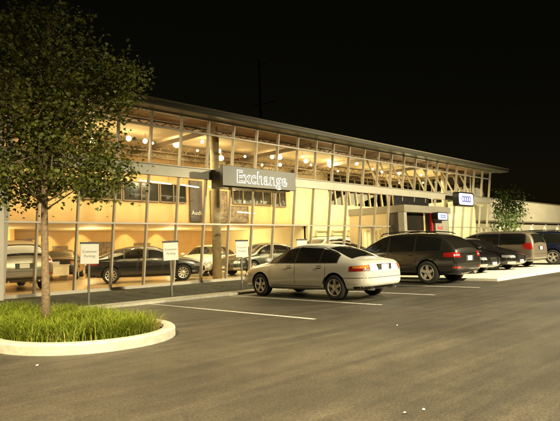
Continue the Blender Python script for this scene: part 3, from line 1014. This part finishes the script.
# ------------------------------------------------------------------ cars
SHAPES = {
 'sedan': dict(L=4.6, wr=.325, ax=(1.45, -1.31), st=[
  (-2.28, .42, .60, .60, .66, .53), (-2.245, .34, .755, .76, .86, .60), (-2.13, .27, .86, .90, 1.005, .69), (-1.90, .23, .892, .935, 1.035, .72), (-1.63, .22, .90, .945, 1.085, .70),
  (-1.25, .21, .903, .945, 1.28, .62), (-.75, .21, .905, .94, 1.425, .575), (0, .20, .905, .93, 1.47, .575), (.42, .20, .905, .92, 1.425, .58), (.85, .20, .905, .905, 1.23, .64),
  (1.18, .20, .903, .885, 1.03, .72), (1.42, .20, .90, .865, .965, .74), (1.85, .21, .885, .80, .895, .72), (2.17, .22, .83, .70, .785, .66), (2.33, .25, .74, .60, .67, .58), (2.40, .32, .62, .52, .57, .50)],
  side=[(1.08, .11), (.04, -.78), (-.84, -1.36)], zl=.955, top=.105, ws=(1.02, 1.37), wsw=.60, rw=(1.09, 1.36), rww=.60, doors=[(1.02, .068), (.06, -1.02)]),
 'suv': dict(L=5.08, wr=.39, ax=(1.54, -1.46), st=[
  (-2.53, .52, .74, .68, .76, .68), (-2.49, .42, .91, .90, 1.04, .78), (-2.40, .34, .965, 1.06, 1.24, .76), (-2.16, .29, .985, 1.09, 1.50, .70), (-1.80, .27, .99, 1.09, 1.675, .68),
  (-1.1, .26, .992, 1.09, 1.755, .69), (0, .26, .992, 1.08, 1.765, .70), (.45, .26, .992, 1.07, 1.715, .70), (.92, .26, .992, 1.05, 1.50, .73), (1.3, .26, .99, 1.03, 1.25, .79), (1.52, .26, .985, 1.0, 1.13, .82),
  (1.95, .27, .97, .94, 1.05, .80), (2.28, .29, .91, .84, .95, .74), (2.44, .33, .80, .72, .81, .64), (2.54, .42, .66, .60, .66, .54)],
  side=[(1.2, .14), (.06, -.95), (-1.02, -1.95)], zl=1.11, top=.13, ws=(1.30, 1.63), wsw=.66, rw=(1.20, 1.58), rww=.68, doors=[(1.08, .088), (.08, -1.05)]),
 'van': dict(L=5.1, wr=.345, ax=(1.52, -1.48), st=[
  (-2.54, .46, .76, .70, .80, .72), (-2.51, .36, .92, .95, 1.10, .84), (-2.45, .30, .965, 1.07, 1.36, .80), (-2.30, .27, .978, 1.09, 1.63, .76), (-2.0, .25, .98, 1.09, 1.745, .74),
  (-1.0, .24, .982, 1.08, 1.785, .755), (0, .24, .982, 1.06, 1.785, .76), (.55, .24, .982, 1.04, 1.735, .75), (1.05, .24, .98, 1.01, 1.53, .76), (1.5, .24, .975, .97, 1.24, .80), (1.8, .24, .965, .92, 1.04, .82),
  (2.2, .25, .91, .82, .92, .76), (2.42, .29, .80, .68, .76, .66), (2.54, .40, .64, .58, .62, .52)],
  side=[(1.5, .28), (.2, -.85), (-.93, -2.12)], zl=1.12, top=.13, ws=(1.28, 1.64), wsw=.68, rw=(1.18, 1.60), rww=.68, doors=[(1.05, .168), (.16, -1.05)]),
}

def interp(st, x, i):
    if x <= st[0][0]:
        return st[0][i]
    for a, b in zip(st, st[1:]):
        if x <= b[0]:
            t = (x - a[0]) / (b[0] - a[0])
            return a[i] + (b[i] - a[i]) * t
    return st[-1][i]

def body_mesh(S):
    bm = bmesh.new()
    rings = []
    for x, zb, w_, zbelt, zt, wr in S['st']:
        h = zbelt - zb
        half = [(0, zb), (.72 * w_, zb), (w_ * .955, zb + .05), (w_, zb + .30 * h), (w_ * .995, zb + .72 * h), (w_ * .965, zbelt),
                (w_ * .965 * .45 + wr * .55, zbelt * .45 + (zt) * .55 - .01), (wr, zt - .045 * min(1, (zt - zbelt) / .2)), (wr * .55, zt), (0, zt + .008)]
        full = [(y, z) for y, z in half] + [(-y, z) for y, z in half[-2:0:-1]]
        rings.append([bm.verts.new((x, y, z)) for y, z in full])
    n = len(rings[0])
    for a, b in zip(rings, rings[1:]):
        for k in range(n):
            bm.faces.new((a[k], a[(k + 1) % n], b[(k + 1) % n], b[k]))
    for rg in (rings[0], rings[-1]):
        h = n // 2
        for k in range(0, h - 0):
            i0, i1 = k, k + 1
            j0, j1 = (n - k) % n, n - k - 1
            if i1 == j1:
                bm.faces.new(list(dict.fromkeys((rg[i0], rg[i1], rg[j0]))))
            elif i0 == j0:
                bm.faces.new((rg[i0], rg[i1], rg[j1]))
            else:
                bm.faces.new((rg[i0], rg[i1], rg[j1], rg[j0]))
    bmesh.ops.recalc_face_normals(bm, faces=bm.faces[:])
    me = bpy.data.meshes.new('body')
    bm.to_mesh(me)
    bm.free()
    return me

BODY = {}
def get_body(kind_):
    if kind_ in BODY:
        return BODY[kind_]
    S = SHAPES[kind_]
    me = body_mesh(S)
    o = bpy.data.objects.new('body', me)
    COL.objects.link(o)
    md = o.modifiers.new('s', 'SUBSURF')
    md.levels = md.render_levels = 3
    dg = bpy.context.evaluated_depsgraph_get()
    m1 = bpy.data.meshes.new_from_object(o.evaluated_get(dg))
    vs_ = [v.co.copy() for v in m1.vertices]
    fs_ = [tuple(p.vertices) for p in m1.polygons]
    bvh = BVHTree.FromPolygons(vs_, fs_)
    # wheel wells
    bm = bmesh.new()
    for ax in S['ax']:
        for sy in (-1, 1):
            b2 = bmesh.new()
            yw = .99
            lathe = [(S['wr'] * 1.13, sy * (yw + .3)), (S['wr'] * 1.13, sy * (yw - .36))]
            rg = lathe_y(b2, lathe, 36)
            b2.faces.new(rg[0])
            b2.faces.new(rg[1][::-1])
            bmesh.ops.recalc_face_normals(b2, faces=b2.faces[:])
            bmesh.ops.translate(b2, verts=b2.verts[:], vec=(ax, 0, S['wr'] + .01))
            tmp = bpy.data.meshes.new('t')
            b2.to_mesh(tmp)
            b2.free()
            bm.from_mesh(tmp)
            bpy.data.meshes.remove(tmp)
    cm = bpy.data.meshes.new('cutter')
    bm.to_mesh(cm)
    bm.free()
    m1.materials.clear()
    m1.materials.append(MT['trim'])
    m1.materials.append(MT['trim'])
    cm.materials.append(MT['trim'])
    cm.materials.append(MT['trim'])
    for p in cm.polygons:
        p.material_index = 1
    co = bpy.data.objects.new('cutter', cm)
    COL.objects.link(co)
    o2 = bpy.data.objects.new('body2', m1)
    COL.objects.link(o2)
    bo = o2.modifiers.new('b', 'BOOLEAN')
    bo.operation = 'DIFFERENCE'
    bo.solver = 'EXACT'
    bo.material_mode = 'INDEX'
    bo.object = co
    dg = bpy.context.evaluated_depsgraph_get()
    dg.update()
    m2 = bpy.data.meshes.new_from_object(o2.evaluated_get(dg))
    for q in (o, o2, co):
        bpy.data.objects.remove(q)
    for p in m2.polygons:
        p.use_smooth = True
    try:
        m2.set_sharp_from_angle(angle=R(42))
    except Exception:
        pass
    BODY[kind_] = (m2, bvh)
    return BODY[kind_]

def cast_grid(bvh, fn, nu, nv, off):
    """fn(u, v) -> origin, direction; returns a bmesh patch lying `off` proud of the body"""
    bm = bmesh.new()
    G = []
    for i in range(nu + 1):
        row = []
        for j in range(nv + 1):
            o_, d_ = fn(i / nu, j / nv)
            hit = bvh.ray_cast(o_, d_.normalized(), 6.0)
            if hit[0] is None:
                row.append(None)
            else:
                nrm = hit[1]
                if nrm.dot(d_) > 0:
                    nrm = -nrm
                row.append(bm.verts.new(hit[0] + nrm * off))
        G.append(row)
    for i in range(nu):
        for j in range(nv):
            q = [G[i][j], G[i + 1][j], G[i + 1][j + 1], G[i][j + 1]]
            if all(v is not None for v in q):
                try:
                    bm.faces.new(q)
                except ValueError:
                    pass
    return bm

def make_car(name, kind_, paint, label, cat, loc, rz, group=None, opts=None):
    opts = opts or {}
    S = SHAPES[kind_]
    st = S['st']
    t = thing(name, label, cat, loc, rz, group)
    m2, bvh = get_body(kind_)
    me = m2.copy()
    me.materials[0] = MT[paint]
    body = link('body', me, None, t)
    roof = lambda x: interp(st, x, 4)
    def side_patch(nm, x0, x1, zlo, zhi, sy, off, m, parent, nu=14, nv=6):
        def fn(u, v):
            x = x0 + (x1 - x0) * u
            a = zlo(x) if callable(zlo) else zlo
            b = zhi(x) if callable(zhi) else zhi
            return Vector((x, sy * 2.2, a + (b - a) * v)), Vector((0, -sy, 0))
        return obj(nm, cast_grid(bvh, fn, nu, nv, off), m, parent, True)
    def end_patch(nm, sx, y0, y1, zlo, zhi, off, m, parent, nu=12, nv=6, tilt=0.0):
        def fn(u, v):
            y = y0 + (y1 - y0) * u
            a = zlo(y) if callable(zlo) else zlo
            b = zhi(y) if callable(zhi) else zhi
            return Vector((sx * 3.6, y, a + (b - a) * v + tilt)), Vector((-sx, 0, -tilt / 3.0))
        return obj(nm, cast_grid(bvh, fn, nu, nv, off), m, parent, True)
    def corner_patch(nm, sx, sy, p0, p1, zlo, zhi, off, m, parent, nu=12, nv=5):
        cx_, cy_ = sx * (S['L'] / 2 - .55), sy * (st[6][2] - .45)
        def fn(u, v):
            ph = R(p0 + (p1 - p0) * u)
            a = zlo(u) if callable(zlo) else zlo
            b = zhi(u) if callable(zhi) else zhi
            d_ = Vector((sx * math.cos(ph), sy * math.sin(ph), 0))
            return Vector((cx_, cy_, a + (b - a) * v)) + d_ * 2.5, -d_
        return obj(nm, cast_grid(bvh, fn, nu, nv, off), m, parent, True)
    zl = S['zl']
    for sy in (1, -1):
        xa, xb = S['side'][0][0] + .05, S['side'][-1][1] - .05
        side_patch('window_trim', xb, xa, lambda x: zl - .02, lambda x: max(zl - .018, roof(x) - S['top'] + .035), sy, .003, 'trim', t, 40, 8)
        side_patch('sill_trim', S['ax'][1] + S['wr'] * 1.2, S['ax'][0] - S['wr'] * 1.2, .16 + st[7][1] - .2 + .05, .20 + st[7][1] - .2 + .10, sy, .006, 'trim' if kind_ != 'sedan' else paint, t, 20, 2)
        for i, (d0, d1) in enumerate(S['doors']):
            zb0 = interp(st, 0, 1) + .13
            side_patch('door_seam', d1 - .005, d0 + .005, zb0 - .006, lambda x: zl - .022, sy, .002, 'trim', t, 24, 6)
            lower = (lambda x: zb0)
            if i == 1:     # rear door is cut round the wheel arch
                ax, rr = S['ax'][1], S['wr'] * 1.22
                lower = (lambda x: max(zb0, S['wr'] + math.sqrt(max(0, rr * rr - (x - ax) ** 2)) if abs(x - ax) < rr else zb0))
            dr = side_patch('door', d1 + .004, d0 - .004, lower, lambda x: zl - .026, sy, .0055, paint, t, 26, 8)
            hx = d1 + .20
            bm = cast_grid(bvh, lambda u, v: (Vector((hx - .09 + .2 * u, sy * 2.2, zl - .135 + .03 * v)), Vector((0, -sy, 0))), 5, 2, .022)
            rc = cast_grid(bvh, lambda u, v: (Vector((hx - .07 + .16 * u, sy * 2.2, zl - .155 + .07 * v)), Vector((0, -sy, 0))), 5, 2, .0075)
            obj('handle_recess', rc, 'trim', dr, True)
            obj('handle', bm, paint, dr, True)
            wx = S['side'][i]
            side_patch('window', wx[1], wx[0], zl + .004, lambda x: max(zl + .006, roof(x) - S['top']), sy, .0075, 'carglass', dr, 20, 7)
        wx = S['side'][2]
        side_patch('quarter_window', wx[1], wx[0], zl + .004, lambda x: max(zl + .006, roof(x) - S['top']), sy, .0075, 'carglass', t, 14, 6)
        if kind_ == 'sedan':
            side_patch('rub_strip', -.86, 1.0, .55, .60, sy, .022, paint, t, 20, 2)
            side_patch('sill_line', -.86, 1.0, .335, .348, sy, .008, 'trim', t, 20, 1)
        # mirrors
        bm = bmesh.new()
        bmesh.ops.create_uvsphere(bm, u_segments=12, v_segments=8, radius=1)
        mx_ = S['side'][0][0] - .12
        bmesh.ops.scale(bm, verts=bm.verts[:], vec=(.075, .12, .075))
        bmesh.ops.translate(bm, verts=bm.verts[:], vec=(mx_, sy * (st[7][2] + .09), zl + .075))
        mr = obj('mirror', bm, paint, t, True)
    # glass front and back
    def arch(w0, drop):
        return lambda y: 0
    z0, z1 = S['ws']
    ws = S['wsw']
    def wfn(sx, za, zb_, wb):
        def fn(u, v):
            z = za + (zb_ - za) * v
            hw = wb * (1.08 - .20 * v)
            y = hw * (2 * u - 1)
            zz = z - .05 * (abs(2 * u - 1) ** 2) * (1 - v * .3)
            return Vector((sx * 3.6, y, zz)), Vector((-sx, 0, 0))
        return fn
    obj('windscreen', cast_grid(bvh, wfn(1, z0, z1, ws), 18, 10, .006), 'carglass', t, True)
    za, zb_ = S['rw']
    obj('rear_window', cast_grid(bvh, wfn(-1, za, zb_, S['rww']), 18, 10, .006), 'carglass', t, True)
    # lamps
    for sy in (1, -1):
        if kind_ == 'sedan':
            corner_patch('taillight', -1, sy, 18, 82, lambda u: .735, lambda u: .885 - .03 * u, .006, 'tail', t)
            corner_patch('reverse_lamp', -1, sy, 20, 40, .745, .785, .009, 'clear', t)
            corner_patch('indicator', -1, sy, 22, 70, lambda u: .80, lambda u: .878 - .03 * u, .009, 'amber', t)
            corner_patch('headlight', 1, sy, 12, 72, lambda u: .54 + .03 * u, lambda u: .645 + .03 * u, .006, 'clear', t)
        elif kind_ == 'suv':
            corner_patch('taillight', -1, sy, 8, 78, lambda u: .88 + .03 * u, lambda u: 1.06 - .02 * u, .006, 'tail', t)
            corner_patch('bumper_lamp', -1, sy, 10, 46, .53, .585, .006, 'tail', t)
            corner_patch('reverse_lamp', -1, sy, 12, 40, .935, .985, .009, 'clear', t)
            corner_patch('headlight', 1, sy, 12, 70, lambda u: .68 + .03 * u, lambda u: .80 + .03 * u, .006, 'clear', t)
        else:
            corner_patch('taillight', -1, sy, 40, 84, .86, 1.16, .006, 'tail', t)
            corner_patch('headlight', 1, sy, 12, 70, lambda u: .60 + .03 * u, lambda u: .74 + .03 * u, .006, 'clear', t)
    # number plates, grille, bumpers
    zr = {'sedan': .80, 'suv': .84, 'van': .90}[kind_]
    hit = bvh.ray_cast(Vector((-3.6, 0, zr)), Vector((1, 0, 0)))
    xr = hit[0].x
    bm = bmesh.new()
    box(bm, xr - .012, -.29, zr - .095, xr + .05, .29, zr + .095)
    obj('plate_recess', bm, 'trim', t)
    bm = bmesh.new()
    box(bm, xr - .022, -.155, zr - .07, xr - .012, .155, zr + .08)
    obj('license_plate', bm, 'plate', t)
    zf = {'sedan': .50, 'suv': .62, 'van': .52}[kind_]
    if opts.get('grille', True):
        gw = .30 if kind_ == 'sedan' else .36
        end_patch('grille', 1, -gw, gw, zf - .16, zf + .13, .006, 'black', t)
        bm = bmesh.new()
        for k in range(5):
            z = zf - .14 + .06 * k
            h_ = bvh.ray_cast(Vector((3.6, 0, z)), Vector((-1, 0, 0)))
            if h_[0]:
                beam(bm, (h_[0].x - .01, -gw * .95, z), (h_[0].x - .01, gw * .95, z), .05, .012)
        obj('grille_bars', bm, 'chrome', t)
        bm = bmesh.new()
        h_ = bvh.ray_cast(Vector((3.6, 0, zf - .12)), Vector((-1, 0, 0)))
        if h_[0]:
            box(bm, h_[0].x - .01, -.18, zf - .17, h_[0].x + .03, .18, zf - .06)
        obj('license_plate', bm, 'plate', t)
        for sy in (1, -1):
            corner_patch('fog_lamp', 1, sy, 12, 45, zf - .22, zf - .12, .007, 'clear', t, 6, 3)
    zb = {'sedan': .56, 'suv': .66, 'van': .62}[kind_]
    def seam(u, v):
        ph = R(-78 + 156 * u)
        d_ = Vector((-math.cos(ph), math.sin(ph), 0))
        return Vector((-S['L'] / 2 + .9, 0, zb + .014 * v)) + d_ * 2.5, -d_
    obj('bumper_seam', cast_grid(bvh, seam, 40, 1, .003), 'trim', t, True)
    def val(u, v):
        ph = R(-60 + 120 * u)
        d_ = Vector((-math.cos(ph), math.sin(ph), 0))
        z = {'sedan': .36, 'suv': .46, 'van': .40}[kind_]
        return Vector((-S['L'] / 2 + .9, 0, z - .07 + .07 * v)) + d_ * 2.5, -d_
    obj('rear_valance', cast_grid(bvh, val, 30, 2, .004), 'trim', t, True)
    for sy in (1, -1):
        bm = bmesh.new()
        tube(bm, [(-S['L'] / 2 + .35, sy * .48, st[6][1] + .06), (-S['L'] / 2 + .05, sy * .48, st[6][1] + .07)], [.035, .035], 10)
        obj('exhaust_pipe', bm, 'chrome', t, True)
        if kind_ == 'suv':
            bm = bmesh.new()
            pts = [(x, sy * (interp(st, x, 5) - .06), roof(x) + (.0 if i in (0, 6) else .045)) for i, x in enumerate((-1.75, -1.6, -1.0, -.4, .1, .45, .55))]
            tube(bm, pts, [.02] * 7, 8)
            obj('roof_rail', bm, 'chrome' if opts.get('rail') else 'trim', t, True)
    if kind_ == 'suv':
        end_patch('tailgate_bar', -1, -.60, .60, .985, 1.01, .008, 'chrome', t, 14, 1)
    if opts.get('visor'):
        bm = cast_grid(bvh, lambda u, v: (Vector((3.6, -.30 + .36 * u, S['ws'][0] + .03 + .10 * v)), Vector((-1, 0, 0))), 4, 3, .012)
        obj('price_card', bm, 'paper', t)
    # wheels
    wr_ = S['wr']
    for ax in S['ax']:
        for sy in (1, -1):
            bm = bmesh.new()
            hw = .115
            lathe_y(bm, [(wr_ * .66, -hw), (wr_ * .80, -hw - .008), (wr_ * .93, -hw + .005), (wr_, -hw + .035), (wr_, hw - .035), (wr_ * .93, hw - .005), (wr_ * .80, hw + .008), (wr_ * .66, hw), (wr_ * .62, hw - .02), (wr_ * .62, -hw + .02), (wr_ * .66, -hw)], 36)
            bmesh.ops.recalc_face_normals(bm, faces=bm.faces[:])
            wh = obj('wheel', bm, 'tyre', t, True)
            wh.location = (ax, sy * (st[7][2] - .125), wr_)
            if sy < 0:
                wh.rotation_euler = (0, 0, math.pi)
            bm = bmesh.new()
            lathe_y(bm, [(wr_ * .67, hw - .004), (wr_ * .655, hw + .006), (wr_ * .61, hw + .002), (wr_ * .585, hw - .05), (wr_ * .58, -hw)], 36)
            ns = opts.get('spokes', 5)
            for k in range(ns):
                a_ = 2 * math.pi * k / ns + .3
                d_ = Vector((math.cos(a_), 0, math.sin(a_)))
                p_ = Vector((-math.sin(a_), 0, math.cos(a_)))
                w0_, w1_ = (.052, .066) if ns == 5 else (.035, .03)
                w0_ *= wr_ / .33
                w1_ *= wr_ / .33
                i0 = [d_ * .05 + p_ * w0_ * .8, d_ * .05 - p_ * w0_ * .8]
                i1 = [d_ * wr_ * .60 - p_ * w1_ * .62, d_ * wr_ * .60 + p_ * w1_ * .62]
                top = [bm.verts.new(v + Vector((0, hw - .012 - (.012 if q < 2 else 0), 0))) for q, v in enumerate(i0 + i1)]
                bot = [bm.verts.new(v + Vector((0, hw - .06, 0))) for v in i0 + i1]
                bm.faces.new(top)
                bm.faces.new(bot[::-1])
                for q in range(4):
                    bm.faces.new((top[q], bot[q], bot[(q + 1) % 4], top[(q + 1) % 4]))
            rg = lathe_y(bm, [(.075, hw - .05), (.07, hw - .015), (.035, hw - .006), (.002, hw - .004)], 16)
            bmesh.ops.recalc_face_normals(bm, faces=bm.faces[:])
            rim = obj('rim', bm, 'rim', wh)
            bm = bmesh.new()
            rg = lathe_y(bm, [(wr_ * .6, hw - .075), (.002, hw - .075)], 24)
            obj('brake_disc', bm, 'trim', wh)
    return t

N, SOUTH = R(90), R(-90)
make_car('parked_sedan', 'sedan', 'p_silver', 'silver four-door sedan parked nose-in beneath the name sign', 'car', (11.62, 10.14, 0), N, 'cars parked outside')
make_car('parked_suv', 'suv', 'p_grey', 'large dark grey SUV parked beyond the silver sedan', 'car', (17.42, 10.93, 0), N, 'cars parked outside')
make_car('parked_sedan', 'sedan', 'p_black', 'black sedan facing the lot right beside the dark grey SUV, paper in windscreen', 'car', (21.85, 11.9, 0.09), SOUTH, 'cars parked outside', dict(visor=True, spokes=10))
make_car('parked_sedan', 'sedan', 'p_black', 'black sedan facing the lot between another black sedan and the taupe minivan', 'car', (24.7, 11.9, 0.09), SOUTH, 'cars parked outside', dict(spokes=10))
make_car('minivan', 'van', 'p_taupe', 'taupe minivan with its tall red tail lamps towards the lot', 'van', (27.35, 12.1, 0.09), N, 'cars parked outside')
make_car('parked_suv', 'suv', 'p_blue', 'navy blue SUV at the right edge beside the minivan', 'car', (30.4, 11.2, 0.09), N, 'cars parked outside')
# in the showroom
make_car('display_suv', 'suv', 'p_taupe', 'silver-brown SUV inside the showroom, rear window to the glass, leftmost', 'car', (7.05, 21.4, 0.197), R(84), 'cars on show indoors', dict(grille=False))
make_car('display_sedan', 'sedan', 'p_black', 'black sedan shown side-on behind the left windows of the showroom', 'car', (11.75, 19.6, 0.197), R(-28), 'cars on show indoors', dict(spokes=10))
make_car('display_sedan', 'sedan', 'p_black', 'black sedan, smaller in view, deep in the showroom at left', 'car', (11.6, 27.2, 0.197), R(60), 'cars on show indoors')
make_car('display_sedan', 'sedan', 'p_white', 'white sedan inside the showroom behind the round column', 'car', (16.6, 21.6, 0.197), R(-150), 'cars on show indoors', dict(spokes=5))
make_car('display_sedan', 'sedan', 'p_green', 'dark green-grey sedan inside the showroom, above the silver bonnet', 'car', (17.9, 18.9, 0.197), R(176), 'cars on show indoors', dict(spokes=10))
make_car('display_suv', 'suv', 'p_white', 'white SUV inside the showroom seen over the silver sedan roof', 'car', (24.3, 20.6, 0.197), R(180), 'cars on show indoors')
make_car('display_suv', 'sedan', 'p_grey', 'charcoal sedan inside the showroom nearest the entrance portal', 'car', (22.0, 18.2, 0.197), R(150), 'cars on show indoors')
